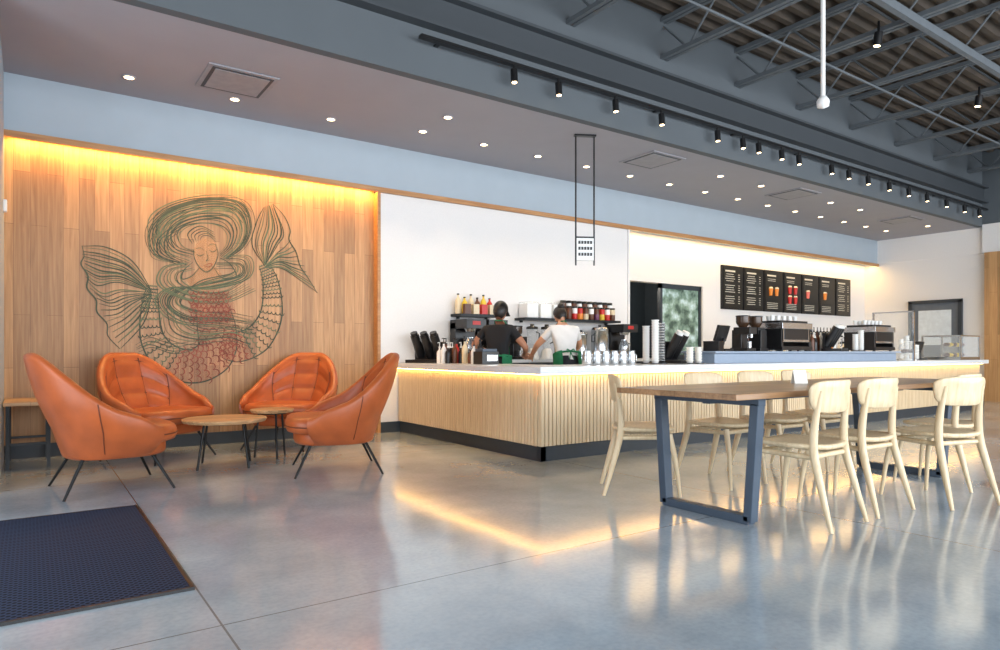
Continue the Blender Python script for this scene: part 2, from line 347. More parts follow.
# hanging sign
b=MB(); b.box((0,0,-.01),(.26,.06,.02),0)
for x in (-.11,.11): b.tube([(x,0,-.02),(x,0,-1.54)],.010,0,seg=6)
b.box((0,0,-1.35),(.205,.03,.26),1); b.box((0,0,-1.21),(.22,.034,.02),0)
for r in range(3):
    z=-1.27-.07*r
    for k in range(5): 
        b.box((-.07+.035*k,-.017,z),(.026,.004,.036),0)
b.build('hanging_sign',[M_black,M_whitep],loc=(5.35,5.87,3.56),rz=-.5)
# wall sensor near left
b=MB(); b.box((0,0,0),(.03,.07,.11)); b.build('wall_thermostat',[M_whitep],loc=(-.185,7.4,2.3),bevel=.008)
# ------------------------------------------------------------ mural (flat line painting on the wall, tracing rectified to wall plane)
def W(u,v):
    k=(u-500)/668.; d=7.715/(.818-.575*k); return Vector((d*(.575+.818*k),0,1+(352-v)*d/668.))
mb=MB(); cnt=[0]
def stroke(P,w=.012,m=0,raw=False,n=6):
    w*=1.12
    P=P if raw else [W(*p) for p in P]
    P=smooth_path(P,n); vs=[];fs=[]; cnt[0]+=1; yo=7.7165-.00001*cnt[0]
    L=len(P)
    for i,p in enumerate(P):
        t=P[min(i+1,L-1)]-P[max(i-1,0)]; t.normalize(); nn=Vector((-t.z,0,t.x)); ww=w*(.35+.65*math.sin(pi*min(1,max(0,(i+.6)/(L+.2)))))/2
        vs+=[(p.x+nn.x*ww,yo,p.z+nn.z*ww),(p.x-nn.x*ww,yo,p.z-nn.z*ww)]
    for i in range(L-1): fs.append((2*i,2*i+2,2*i+3,2*i+1))
    mb.add(vs,fs,m)
def bundle(A,B,n,w=.011,m=0,wob=1.5,pool=None):
    for i in range(n):
        t=i/(n-1); ph=random.uniform(0,6)
        stroke([(a[0]*(1-t)+b_[0]*t+wob*math.sin(ph+k),a[1]*(1-t)+b_[1]*t+wob*math.cos(ph+k*1.3)) for k,(a,b_) in enumerate(zip(A,B))],w*random.uniform(.6,1.4),random.choice(pool) if pool else m)
def strip(A,B,m,yo=7.7185):
    A=smooth_path([W(*p) for p in A],5); B=smooth_path([W(*p) for p in B],5); vs=[]
    for a,b_ in zip(A,B): vs+=[(a.x,yo,a.z),(b_.x,yo,b_.z)]
    mb.add(vs,[(2*i,2*i+2,2*i+3,2*i+1) for i in range(len(A)-1)],m)
def wash(A,m):
    P=smooth_path([W(*p) for p in A],5); c=sum(P,Vector())/len(P); cnt[0]+=1; yo=7.7190-.00001*cnt[0]
    vs=[(c.x,yo,c.z)]+[(p.x,yo,p.z) for p in P]; mb.add(vs,[(0,i+1,i) for i in range(1,len(P))]+[(0,1,len(P))],m)
def tail(C,Wd,mcol,split,yo):
    P=smooth_path([Vector((x,y,0)) for x,y in C],8); n=len(P)
    wd=[Wd[min(len(Wd)-1,int(i/8))]*(1-(i%8)/8)+Wd[min(len(Wd)-1,int(i/8)+1)]*((i%8)/8) for i in range(n)]
    def nr(i):
        t=P[min(i+1,n-1)]-P[max(i-1,0)]; t.normalize(); return Vector((-t.y,t.x,0)),t
    q=int(n*split); ed=lambda i,s: tuple((P[i]+nr(i)[0]*wd[i]*s)[:2])
    r2=list(range(q-q%4,n,4))
    strip([ed(i,1) for i in r2],[ed(i,-1) for i in r2],5,yo)
    for s in (-1,1): stroke([ed(i,s) for i in range(0,n,3)],.014,0)
    i=0;row=0
    while i<n-1:
        nn,t=nr(i); k=5; sw=2*wd[i]/k
        for j in range(k+ (row%2)):
            c=-wd[i]+sw*(j+(.5 if row%2==0 else 0))
            if abs(c)>wd[i]*1.01: continue
            qq=[P[i]+nn*(c+sw*.5*math.cos(a))+t*(sw*.62*math.sin(a)) for a in (0,pi/4,pi/2,3*pi/4,pi)]
            stroke([tuple(x[:2]) for x in qq],.010,(mcol if i/n>split else (0 if row%3 else 2)),n=3)
        i+=1 if wd[i]<9 else 2; row+=1
tail([(152,285),(150,310),(153,340),(170,360),(195,366),(216,352),(216,325),(208,296)],[5,9,12,15,17,19,19,15],1,.45,7.7186)
tail([(264,264),(271,285),(271,315),(258,338),(238,347),(222,345)],[5,8,11,14,15,12],1,.7,7.7184)
FB=[(152,296),(146,318),(136,332),(120,349)]
bundle([(151,290),(132,262),(106,248),(82,246)],[(151,292),(118,283),(98,286),(86,276)],13,.011,0,.7,[0,0,2]); bundle([(151,292),(120,290),(102,294),(88,282)],FB,13,.011,0,.7,[0,0,2])
stroke([(82,246),(84,256),(81,264),(88,276),(87,288),(96,300),(97,312),(107,324),(108,336),(120,349)],.013); 
bundle([(264,266),(252,245),(257,222),(264,207)],[(266,264),(278,245),(284,232),(273,204)],10,.011,0,.5,[0,0,2])
bundle([(266,266),(276,254),(284,248),(291,240)],[(264,268),(282,268),(300,280),(317,293)],11,.011,0,.5,[0,0,2])
stroke([(273,204),(284,216),(290,230),(289,240),(296,252),(300,266),(308,278),(317,293)],.012)
# hair
HA=[(186,268),(152,254),(147,228),(168,208),(206,198),(243,201),(254,224),(246,246),(228,260)]; HB=[(196,250),(184,246),(178,236),(186,228),(203,224),(220,226),(228,234),(226,246),(219,254)]
bundle(HA,HB,17,.010,0,1.1,[0,0,2])
bundle([(150,246),(150,215),(185,199),(232,197),(252,212)],[(172,244),(174,226),(198,212),(226,210),(242,224)],7,.010,2,1.1,[0,2])
bundle([(168,262),(152,256),(150,240),(160,228)],[(184,262),(170,252),(168,240),(180,232)],6,.009,0,.9,[0,2])
bundle([(192,244),(188,234),(200,226),(214,232)],[(200,240),(203,236),(210,236),(216,242)],5,.009,0,.3)
A=[(222,256),(250,258),(250,278),(215,288),(170,287),(155,304),(176,324),(222,328),(256,334)];B=[(214,268),(232,268),(230,274),(200,282),(186,294),(182,304),(200,311),(226,313),(252,318)]
bundle(A,B,13,.010,0,1.1,[0,0,2])
bundle([(186,262),(162,268),(158,286),(188,300),(225,302),(256,290)],[(194,270),(182,274),(184,282),(204,291),(226,290),(242,280)],8,.010,2,1.,[0,2])
bundle([(158,306),(164,335),(192,344),(228,340),(252,348)],[(184,312),(194,324),(212,329),(232,328),(250,334)],8,.010,0,1.,[0,2])
bundle([(135,345),(150,338),(172,344),(196,340)],[(138,352),(152,348),(174,354),(194,350)],4,.010,0,.5)
for r in range(7):
    for c in range(8):
        u=191+c*5+(r%2)*2.5; v=291+r*4.5
        stroke([(u-2.5,v),(u-1.8,v+2.6),(u,v+3.6),(u+1.8,v+2.6),(u+2.5,v)],.009,1,n=3)
wash([(190,292),(228,292),(232,322),(190,322)],5)
# tilted face and neck, arms
wash([(193,250),(199,241),(209,238),(216,244),(218,255),(214,266),(206,272),(199,268)],3)
wash([(199,268),(214,266),(224,280),(216,290),(196,290),(186,280)],3)
stroke([(193,250),(195,260),(200,268),(207,272),(214,266),(218,254),(215,244)],.010)
stroke([(196,254),(200,256),(204,254)],.008); stroke([(209,250),(213,252),(217,249)],.008); stroke([(195,249),(200,248),(204,250)],.006);stroke([(208,246),(212,244),(216,245)],.006)
stroke([(206,251),(208,258),(206,261),(210,260)],.006); stroke([(204,266),(208,264),(212,264),(209,267),(204,266)],.007,1)
stroke([(199,268),(192,276),(182,279),(184,270),(193,262)],.010,0); stroke([(214,268),(222,278),(236,276),(230,264),(220,258)],.010,0)
mb.build('wall_mural_painting',[mat('mural_ink',srgb(74,80,60),.7,var=.3,scale=9),mat('mural_red',srgb(134,68,50),.7,var=.3,scale=9),mat('mural_teal',srgb(104,110,78),.7,var=.2,scale=9),mat('mural_skin',srgb(214,160,112),.7,alpha=.4),mat('mural_wash_teal',srgb(120,138,118),.7,alpha=.10,var=.3,scale=5),mat('mural_wash_red',srgb(186,92,74),.7,alpha=.16,var=.3,scale=5)])
# ------------------------------------------------------------ counter
CT=.865
b=MB()
b.bb(3.82,4.42,4.78,7.60,.14,CT-.07,0); b.bb(4.42,13.6,4.78,5.38,.14,CT-.07,0)
b.bb(3.86,4.38,4.82,7.60,0,.14,1); b.bb(4.38,13.5,4.82,5.34,0,.14,1)
b.bb(3.80,3.86,4.76,7.60,.0,.13,1); b.bb(3.80,13.6,4.76,4.82,.0,.13,1)
b.bb(3.70,4.46,4.64,7.61,CT-.065,CT,2); b.bb(4.46,13.7,4.64,5.45,CT-.065,CT,2)
y=4.79
while y<7.58: b.bb(3.775,3.82,y,y+.036,.14,CT-.09,3); y+=.046
x=3.785
while x<13.58: b.bb(x,x+.036,4.735,4.78,.14,CT-.09,3); x+=.046
b.bb(3.745,3.775,4.72,7.6,CT-.074,CT-.066,4); b.bb(3.745,13.6,4.70,4.73,CT-.074,CT-.066,4)
b.build('service_counter',[M_slat,M_dark,M_ctop,M_slat,M_led])
b=MB(); b.bb(6.55,11.0,4.95,5.40,CT+.001,.985,0); b.bb(6.5,11.05,4.9,5.44,.985,1.01,1); b.build('raised_bar_ledge',[M_bluec,M_bluec],bevel=.006)
b=MB(); b.bb(4.5,7.86,7.1,7.6,0,.86,0); b.bb(4.47,7.86,7.05,7.61,.86,.9,1); b.bb(10.3,15.95,7.3,7.88,0,.86,0); b.bb(10.3,15.95,7.25,7.89,.86,.9,1)
for i in range(8): b.bb(4.55+.41*i,4.92+.41*i,7.085,7.1,.1,.82,2); b.tube([(4.7+.41*i,7.07,.72),(4.78+.41*i,7.07,.72)],.008,3)
b.build('back_counter',[M_dark,M_ctop,M_steelp,M_chrome])
# shelves
def shelf(x0,x1,z):
    b=MB(); b.bb(x0,x1,7.36,7.61,z-.035,z,0)
    for x in (x0+.1,x1-.1): b.bb(x-.01,x+.01,7.56,7.615,z-.06,z-.035,0)
    return b.build('display_shelf',[M_blackm])
shelf(4.55,5.2,1.50); shelf(5.6,7.45,1.48)
def bottle(b,x,y,z,h,r,m,mc,pump=False):
    b.lathe([(r*.95,0),(r,.01),(r,h*.6),(r*.85,h*.7),(r*.35,h*.82),(r*.33,h*.93)],(x,y,z),m,12); b.lathe([(r*.42,h*.93),(r*.42,h),(0,h)],(x,y,z),mc,10)
    if pump: b.tube([(x,y,z+h),(x,y,z+h+.05),(x-.035,y-.02,z+h+.045)],.006,mc,6)
def jar(b,x,y,z,h,r,m,mc,ml):
    b.lathe([(r*.9,0),(r,.012),(r,h*.45)],(x,y,z),m,12); b.lathe([(r,h*.45),(r,h*.8),(r*.9,h*.86)],(x,y,z),mc,12); b.lathe([(r*.95,h*.86),(r*.97,h),(0,h)],(x,y,z),ml,12)
cm=[COL[k] for k in ('red','orange','pink','brown','yellow','cream','teal','purple')]
b=MB()
for i in range(10): jar(b,6.42+.105*i,7.52,1.481,.28,.046,[0,3,5,1,6,7,3,0,5,2][i],9 if i%2 else 3,8)
for i in range(9): jar(b,6.44+.11*i,7.41,1.481,.19,.042,[3,0,1,5,3,7,4,0,3][i],[3,9,0,3,9,3,0,9,5][i],8)
b.build('ingredient_jar_row',cm+[M_black,M_whitep])
b=MB()
for i in range(3): b.box((5.76+.24*i,7.49,1.581),(.2,.2,.2),0); b.box((5.76+.24*i,7.49,1.695),(.21,.21,.03),1)
b.build('storage_bin_row',[M_whitep,M_glass],bevel=.01)
b=MB()
for i in range(6): bottle(b,4.61+.1*i,7.52,1.501,.27-.04*(i%2),.04,[5,4,5,3,4,0][i],8)
for i in range(4): b.box((4.68+.13*i,7.41,1.566),(.09,.06,.13),[3,5,0,5][i])
b.build('coffee_bag_and_bottle_row',cm+[M_black])
# equipment on counters
def espresso(loc,rz,w=.8):
    b=MB()
    b.box((0,0,.04),(w,.5,.05),1); b.box((0,.05,.22),(w*.94,.36,.2),0); b.box((0,0,.33),(w,.5,.08),0); b.box((0,-.16,.25),(w*.9,.14,.1),1)
    for x in (-w/2+.03,w/2-.03): b.box((x,0,.18),(.04,.46,.3),1)
    for x in (-.22,0.02,.26):
        b.lathe([(.035,.14),(.04,.2)],(x*w/.8,-.17,0),1,12); b.tube([(x*w/.8,-.17,.15),(x*w/.8,-.34,.13)],.014,1,8)
        b.tube([(x*w/.8+.09,-.2,.26),(x*w/.8+.1,-.26,.18),(x*w/.8+.1,-.27,.1)],.007,0,6)
    b.box((0,0,.385),(w*.9,.4,.03),1)
    for i in range(5):
        for j in range(2): b.lathe([(.022,0),(.036,.07)],(-w*.34+.15*i*w/.8,-.08+.14*j,.40),2,10)
    for x in (-w/2+.06,w/2-.06):
        for y in (-.2,.2): b.lathe([(.02,0),(.02,.03)],(x,y,0),1,8)
    b.box((0,.232,.22),(w*.8,.006,.14),1)
    return b.build('espresso_machine',[M_chrome,M_black,M_whitep],loc=loc,rz=rz,bevel=.006)
espresso((8.25,5.18,1.011),pi,.7); espresso((10.62,5.18,1.011),pi,.62); espresso((12.6,7.57,.901),0)
M_hop=mat('smoky_hopper',srgb(70,50,36),.2)
def grinder(loc,rz=0):
    b=MB(); b.box((0,0,.02),(.18,.26,.04),0); b.box((0,.05,.15),(.13,.14,.24),0); b.box((0,-.03,.26),(.15,.24,.09),0)
    b.lathe([(.045,.3),(.085,.36),(.085,.44)],m=1,seg=14); b.lathe([(.09,.44),(.09,.455),(0,.46)],m=0,seg=14); b.tube([(0,-.12,.22),(0,-.12,.17)],.02,2,8); b.lathe([(.03,.04),(.035,.12)],(0,-.09,0),2,10)
    return b.build('coffee_grinder',[M_black,M_hop,M_chrome],loc=loc,rz=rz,bevel=.006)
grinder((7.45,5.2,1.011)); grinder((7.72,5.2,1.011),pi); grinder((5.4,7.3,.901)); grinder((11.1,7.6,.901))
def urn(loc,h=.5,r=.1):
    b=MB(); b.lathe([(r*1.05,0),(r*1.05,.03),(r,.04),(r,h*.82),(r*1.04,h*.83),(r*1.04,h*.86),(r*.8,h*.93),(0,h*.95)],m=0,seg=20); b.lathe([(.02,h*.94),(.025,h)],m=1,seg=10)
    b.tube([(0,-r,.1),(0,-r-.05,.1),(0,-r-.05,.06)],.012,1,8); b.tube([(-r,0,h*.7),(-r-.03,0,h*.7),(-r-.03,0,h*.5),(-r,0,h*.5)],.008,1,6); b.box((0,-r-.03,.008),(.1,.1,.015),1)
    return b.build('coffee_urn',[M_chrome,M_black],loc=loc)
urn((6.95,7.3,.901),.5,.13); urn((6.62,7.35,.901),.42,.09); 
def brewer(loc,rz=0):
    b=MB(); b.box((0,0,.03),(.3,.4,.06),0); b.box((0,.13,.26),(.3,.14,.44),0); b.box((0,-.01,.46),(.3,.4,.12),0); b.lathe([(.07,.36),(.09,.41)],(0,-.06,0),1,14)
    b.lathe([(.07,.06),(.085,.09),(.085,.2),(.05,.27),(.05,.29)],(0,-.06,0),1,14); b.tube([(.08,-.06,.24),(.13,-.08,.22),(.12,-.08,.12),(.08,-.06,.1)],.01,0,6); b.box((0,-.212,.47),(.12,.004,.05),2)
    return b.build('coffee_brewer',[M_black,M_chrome,COL['red']],loc=loc,rz=rz,bevel=.008)
brewer((4.66,7.36,.901)); brewer((5.0,7.36,.901)); brewer((7.45,7.36,.901)); brewer((11.7,7.6,.901)); brewer((13.6,7.6,.901))
def blender_(loc):
    b=MB(); b.lathe([(.09,0),(.095,.02),(.07,.12),(.05,.15)],m=0,seg=16); b.lathe([(.05,.15),(.06,.2),(.08,.4),(.082,.42)],m=1,seg=14); b.lathe([(.085,.42),(.08,.45),(.03,.46),(.03,.49),(0,.49)],m=2,seg=14)
    b.tube([(.075,0,.38),(.13,0,.36),(.12,0,.24),(.065,0,.22)],.01,2,6); return b.build('countertop_blender',[M_whitep,M_glass,M_black],loc=loc)
blender_((5.72,7.36,.901)); blender_((5.98,7.36,.901)); blender_((6.25,7.36,.901)); blender_((14.3,7.6,.901))
def cupstack(loc,h,r=.042,m=None):
    b=MB(); z=0
    b.lathe([(.065,0),(.065,.012)],m=1,seg=12)
    for k in range(int(h/.03)): b.lathe([(r*.72,.012+.03*k),(r*.98,.035+.03*k),(r*1.06,.038+.03*k),(r*1.06,.043+.03*k)],m=0,seg=14)
    return b.build('cup_stack',[m or M_whitep,M_black],loc=loc)
cupstack((5.70,5.1,CT),.50); cupstack((5.86,5.15,CT),.46,m=M_chrome); cupstack((5.76,5.29,CT),.42)
for i,(x,y,h) in enumerate([(9.94,5.04,.25),(10.1,5.04,.32),(11.6,5.15,.34),(11.8,5.15,.40),(12.0,5.15,.32),(12.15,5.15,.26)]): cupstack((x,y,1.011 if x<11 else CT),h)
for i in range(2): cupstack((6.14+.15*i,4.98,CT),.2,m=M_paper)
def rack(loc,rz,n=3,mc=None,t=.15):
    b=MB(); b.box((0,0,.02),(.14*n+.04,.26,.04),0); b.box((0,.1,.14),(.14*n+.04,.03,.24),0)
    for i in range(n):
        x=-.07*(n-1)+.14*i
        b.tube([(x,.09,.08),(x,.09-t,.34)],.055,0,12); b.tube([(x,.09-t,.34),(x,.07-t,.375)],.044,1,12)
    return b.build('cup_dispenser_rack',[M_black,mc or M_whitep],loc=loc,rz=rz)
rack((4.02,7.30,CT),-pi/2+.5,3,M_black); rack((9.42,5.07,1.011),.3,3); rack((6.25,5.25,CT),.2,2)
b=MB()
for i in range(9): bottle(b,(i%3)*.09-.09,(i//3)*.1-.1,0,.20+.05*(i%2),.034,[8,3,8,9,8,0,9,3,8][i],8 if i%2 else 9,True)
sy=b.build('pump_bottle_group',cm+[M_black,M_whitep],loc=(4.12,6.9,CT))
inst(sy,(8.78,5.15,1.011),.1)
b=MB()
for i in range(5): bottle(b,.02*(i%2),-.2+.1*i,0,.16+.06*((i*2)%3),.036,[5,8,9,3,5][i],8,i%2==0)
b.build('sauce_bottle_group',cm+[M_black,M_whitep],loc=(4.2,6.5,CT))
# pitchers, canisters and small containers behind the bar
b=MB()
for i in range(7): jar(b,10.45+.09*i,7.45,.901,.18+.05*(i%3),.038,[3,5,8,0,9,3,5][i],[9,3,8,9,5,8,9][i],8)
for i in range(8): bottle(b,11.95+.02*i,7.38+.07*(i%3),.901,.28,.034,[9,5,9,3,9,5,1,9][i],8,True) if i in(0,5) else None
b.build('canister_row',cm+[M_black,M_whitep])
b=MB()
for i in range(6): b.lathe([(.05,0),(.055,.01),(.05,.1),(.042,.13),(.046,.15)],(.13*i,0,0),0,14); b.tube([(.13*i+.05,0,.12),(.13*i+.085,0,.1),(.13*i+.08,0,.04),(.13*i+.05,0,.03)],.006,0,6)
b.build('steaming_pitcher_row',[M_chrome],loc=(4.75,5.18,CT))
b=MB()
for i in range(10): bottle(b,-.42+.09*i,0,0,.3,.034,[5,9,5,9,3,9,5,9,1,9][i],8,True)
o=b.build('syrup_bottle_row',cm+[M_black,M_whitep],loc=(9.5,5.34,1.011)); inst(o,(14.9,7.7,.901))
def pos_(loc,rz):
    b=MB(); b.box((0,0,.015),(.22,.2,.03),0); b.tube([(0,0,.03),(0,.03,.16)],.02,0); b.box((0,.0,.22),(.30,.03,.2),0,rot=(-.3,0,0)); b.box((0,-.018,.225),(.27,.004,.17),1,rot=(-.3,0,0)); b.box((.22,0,.06),(.14,.2,.12),0)
    return b.build('point_of_sale_terminal',[M_black,mat('pos_screen',srgb(120,140,160),.2)],loc=loc,rz=rz,bevel=.005)
pos_((6.95,5.15,1.011),pi+.2); pos_((12.45,5.25,CT),pi)
b=MB(); b.box((0,0,.07),(.22,.18,.14),0); b.box((0,0,.155),(.19,.15,.03),1); b.box((.02,-.095,.07),(.14,.005,.07),2); bp=b.build('napkin_caddy',[M_black,M_steelp,M_chrome],loc=(4.1,6.1,CT),bevel=.008)
# pastry case
b=MB()
b.bb(-.4,.4,-.3,.3,0,.05,0); b.bb(-.4,.4,-.3,.3,.40,.42,0)
for x in (-.39,.39):
    for y in (-.29,.29): b.bb(x-.012,x+.012,y-.012,y+.012,.05,.4,0)
b.bb(-.39,.39,-.3,-.295,.05,.4,1); b.bb(-.395,-.39,-.29,.29,.05,.4,1); b.bb(.39,.395,-.29,.29,.05,.4,1); b.bb(-.37,.37,-.2,.25,.22,.228,1)
for i in range(5):
    for z in (.05,.228): b.ellip((-.3+.15*i,-.05,z+.035),(.06,.05,.035),2+(i%2),10,6)
b.build('pastry_case',[M_chrome,M_glass,COL['brown'],COL['yellow']],loc=(13.15,5.02,CT))
b=MB(); b.lathe([(.12,0),(.12,.02),(.02,.03),(.02,.1),(.15,.11),(.15,.12)],m=0,seg=18); b.lathe([(.14,.12),(.14,.2),(.1,.27),(.02,.3),(.02,.33),(0,.33)],m=1,seg=18)
for i in range(4): b.ellip((.06*math.cos(i*1.57),.06*math.sin(i*1.57),.15),(.045,.045,.03),2,8,6)
b.build('cake_dome',[M_whitep,M_glass,COL['brown']],loc=(11.38,4.95,CT))
b=MB(); b.bb(-.01,.01,-.3,.3,0,.75,1); b.bb(-.02,.02,-.31,-.29,0,.76,0); b.bb(-.02,.02,.29,.31,0,.76,0); b.bb(-.02,.02,-.31,.31,.75,.77,0)
b.build('glass_sneeze_guard',[M_chrome,M_glass],loc=(11.12,5.05,CT)); 
# menu boards
for i in range(7):
    w=4.7/7; b=MB(); b.box((0,0,0),(w-.04,.04,.83),0); b.box((0,-.0225,0),(w-.1,.006,.77),1)
    b.box((-.08,-.027,.31),(.3,.003,.03),2)
    if i in (2,3,4,5):
        mc=3+(i-2)%3
        for k in range(2 if i<4 else 1):
            x=-.12+.2*k
            for z in ((-.06,) if i!=3 else (.0,-.2)):
                b.lathe([(.035,z-.05),(.05,z+.08),(.052,z+.09)],(x,-.028,.02),mc,10); b.lathe([(.052,z+.09),(.035,z+.12),(0,z+.125)],(x,-.028,.02),2,10)
        for r in range(4): b.box((-.05,-.027,-.24-.035*r),(.36,.003,.009),2)
        for r in range(2): b.box((-.08,-.027,.24-.035*r),(.26,.003,.009),2)
    else:
        for r in range(14):
            if r%5==4: continue
            b.box((-.09,-.027,.25-.042*r),(.22+.04*((r*7)%3),.003,.010),2); b.box((.19,-.027,.25-.042*r),(.05,.003,.010),2)
    b.build('menu_board',[M_black,M_screen,M_menutxt,COL['orange'],COL['red'],COL['pink']],loc=(10.6+w*(i+.5),7.878,2.225))
# ------------------------------------------------------------ long table
b=MB()
b.bb(3.12,6.35,2.22,3.12,.735,.77,0)
for X in (3.42,5.95):
    b.bb(X-.035,X+.035,2.33,2.97,0,.05,1); b.bb(X-.035,X+.035,2.26,3.04,.69,.735,1)
    b.box((X,2.315,.36),(.07,.055,.69),1,rot=(.07,0,0)); b.box((X,2.985,.36),(.07,.055,.69),1,rot=(-.07,0,0))
b.bb(3.42,5.95,2.62,2.68,.68,.73,1)
b.build('communal_table',[M_ttop,M_steelp],bevel=.004)
b=MB(); 
b.add([(-.05,-.03,0),(.05,-.03,0),(.05,.0,.1),(-.05,0,.1),(-.05,.03,0),(.05,.03,0)],[(0,1,2,3),(3,2,5,4)]); b.build('tent_card',[M_paper],loc=(4.62,2.75,.77),rz=-.5)
# dining chair
def dining(loc,rz,first=[None]):
    if first[0]: return inst(first[0],loc,rz)
    b=MB()
    b.rslab(.225,.215,.435,.465,0,p=.55,c=(0,.0),zf=lambda x,y:.018*(x/.22)**2+.01*(y/.2)**2-.006,edge=.012)
    for s in (-1,1):
        b.tube(smooth_path([(s*.215,-.285,0),(s*.198,-.215,.25),(s*.185,-.170,.44),(s*.175,-.175,.62),(s*.165,-.205,.78)],5),[.011+.014*math.sin(pi*min(1,max(0,i/20)))**.8 for i in range(21)],0,8)
        b.tube(smooth_path([(s*.215,.235,0),(s*.195,.205,.25),(s*.175,.165,.43)],5),[.011+.011*i/10 for i in range(11)],0,8)
        b.tube([(s*.18,-.165,.40),(s*.172,.16,.405)],.016,0,8)
    b.tube([(-.18,-.165,.405),(.18,-.165,.405)],.016,0,8); b.tube([(-.17,.15,.405),(.17,.15,.405)],.016,0,8)
    def back(u,v):
        a=u*2*pi; prof=[(0,.0),(.5,.0),(.93,.0),(1,.006),(1,.016),(.93,.022),(.5,.022),(0,.022)]
        sc,t=prof[int(round(v*7))]
        x=.225*sc*sgnp(math.cos(a),.45); z=.095*sc*sgnp(math.sin(a),.55)
        x*= (1+.10*z/.1)
        return (x,-.225+.055*(x/.22)**2-.14*z+t-.011,.745+z)
    b.grid(back,36,7,0)
    first[0]=b.build('dining_chair',[M_chair],loc=loc,rz=rz); return first[0]
def face(dx,dy): return math.atan2(-dx,dy)
dining((3.80,2.25,0),.05); dining((4.38,2.25,0),-.03); dining((5.04,2.02,0),-.28); dining((5.68,2.24,0),0)
dining((3.62,3.36,0),face(.75,-.66)); dining((4.35,3.22,0),pi); dining((5.0,3.2,0),pi-.05); dining((5.65,3.22,0),pi)
# ------------------------------------------------------------ lounge chairs
def lounge(loc,rz,first=[None]):
    if first[0]: return inst(first[0],loc,rz)
    b=MB(); PH=2.15
    def H(ph):
        a=abs(ph); return .52+.45*(1-sstep((a-.22)/1.7)) -.08*sstep((a-1.75)/.4)
    def surf(ph,v,inset,z0):
        h=H(ph)-inset*.1; z=z0+(h-z0)*v
        s=.70+.30*math.sin(min(1,v*1.1)*pi/2)**.9
        A=(.49)*s-inset; B=(.43)*s-inset
        x=A*sgnp(math.sin(ph),.9); y=-B*sgnp(math.cos(ph),.85)+.03
        y-=.20*max(0,z-.45)*(.6+.4*math.cos(ph))
        x*=1-.08*sstep((z-.6)/.4)
        return Vector((x,y,z))
    nv=30; NU=108
    def shell(u,v,pill=True):
        ph=-PH+2*PH*u
        e=min(1,min(u,1-u)*14+.25)
        th=.07*e
        if v<.46: t=v/.46; return surf(ph,t,0,.255)
        if v<=.54:
            t=(v-.46)/.08; p=surf(ph,1,th*t,.255); p.z+=.028*math.sin(t*pi); return p
        t=1-(v-.54)/.46
        pil=0
        if pill and abs(ph)<.93:
            gx=abs((((ph+.93)/1.86*3)%1)-.5)*2; gz=abs(((t*4.0+.3)%1)-.5)*2
            pil=.024*(1-gx**4)**.6*(1-gz**4)**.6*sstep((.95-t)/.1+.3)
        return surf(ph,t,th+pil,.34)
    b.grid(shell,NU,nv*2,0)
    for s in (0,1):
        col=[shell(s,j/(nv*2)) for j in range(nv*2+1)]; b.add(col,[tuple(range(len(col)))],0)
    for ph in (-.93,-.31,.31,.93):
        b.tube([surf(ph,t,.072,.34) for t in [.25+.72*k/14 for k in range(15)]],.006,1,6)
    for t in (.425,.675,.925):
        b.tube([surf(-.93+1.86*k/20,t,.072,.34) for k in range(21)],.0055,1,6)
    for ph in (-1.3,1.3): b.tube([surf(ph,t,-.001,.255) for t in [.1+.88*k/14 for k in range(15)]],.004,1,6)
    b.rslab(.33,.33,.245,.36,0,p=.75,c=(0,.05),edge=.03)
    b.rslab(.375,.36,.33,.46,0,p=.62,c=(0,.085),zf=lambda x,y:.03*(1-(x/.38)**2)*(1-((y)/.38)**2)+.02*y,edge=.045,rings=8)
    b.tube([(0.375*sgnp(math.cos(a),.62)*1.003,.085+.36*sgnp(math.sin(a),.62)*1.003,.395+.02*.36*math.sin(a)) for a in [2*pi*k/48 for k in range(49)]],.005,1,6)
    for s in (-1,1):
        for t in (-1,1): b.tube([(s*.23,.03+t*.21,.27),(s*.345,.03+t*.345,0)],[.013,.009],2,8)
        b.tube([(s*.23,-.18,.255),(s*.23,.24,.255)],.012,2,8)
    first[0]=b.build('lounge_chair',[M_leather,M_seam,M_blackm],loc=loc,rz=rz); return first[0]
lounge((.46,5.70,0),face(1,.10)); lounge((.98,7.03,0),face(.55,-.85)); lounge((2.26,7.10,0),face(-.72,-.7)); lounge((2.16,5.45,0),face(-1,.30))
def rtable(loc,r,h,n):
    b=MB(); b.lathe([(0,h),(r-.005,h),(r,h-.008),(r-.012,h-.03),(0,h-.03)],m=0,seg=48,smooth=False)
    for k in range(n):
        a=2*pi*k/n+.5; b.tube([(r*.62*math.cos(a),r*.62*math.sin(a),h-.03),(r*.82*math.cos(a),r*.82*math.sin(a),0)],.010,1,8)
    b.tube([(r*.62*math.cos(2*pi*k/24),r*.62*math.sin(2*pi*k/24),h-.038) for k in range(25)],.008,1,6)
    b.build('round_coffee_table',[M_rtop,M_blackm],loc=loc)
rtable((1.40,6.2,0),.35,.42,4); rtable((1.88,6.44,0),.2,.46,3)
b=MB(); b.bb(-.19,.16,7.0,7.66,.54,.57,0)
for x in (-.16,.13):
    for y in (7.04,7.62): b.bb(x-.014,x+.014,y-.014,y+.014,0,.54,1)
b.bb(-.16,.13,7.03,7.05,.2,.22,1); b.bb(-.16,.13,7.61,7.63,.2,.22,1); b.bb(.12,.14,7.04,7.62,.5,.54,1)
b.build('side_table',[M_rtop,M_blackm])
b=MB(); b.bb(-1.3,.55,3.05,4.87,0,.012,0); b.bb(-1.3,.565,3.035,3.05,0,.013,1); b.bb(-1.3,.565,4.87,4.885,0,.013,1); b.bb(.55,.565,3.05,4.87,0,.013,1); b.build('entrance_mat',[M_mat,M_black])
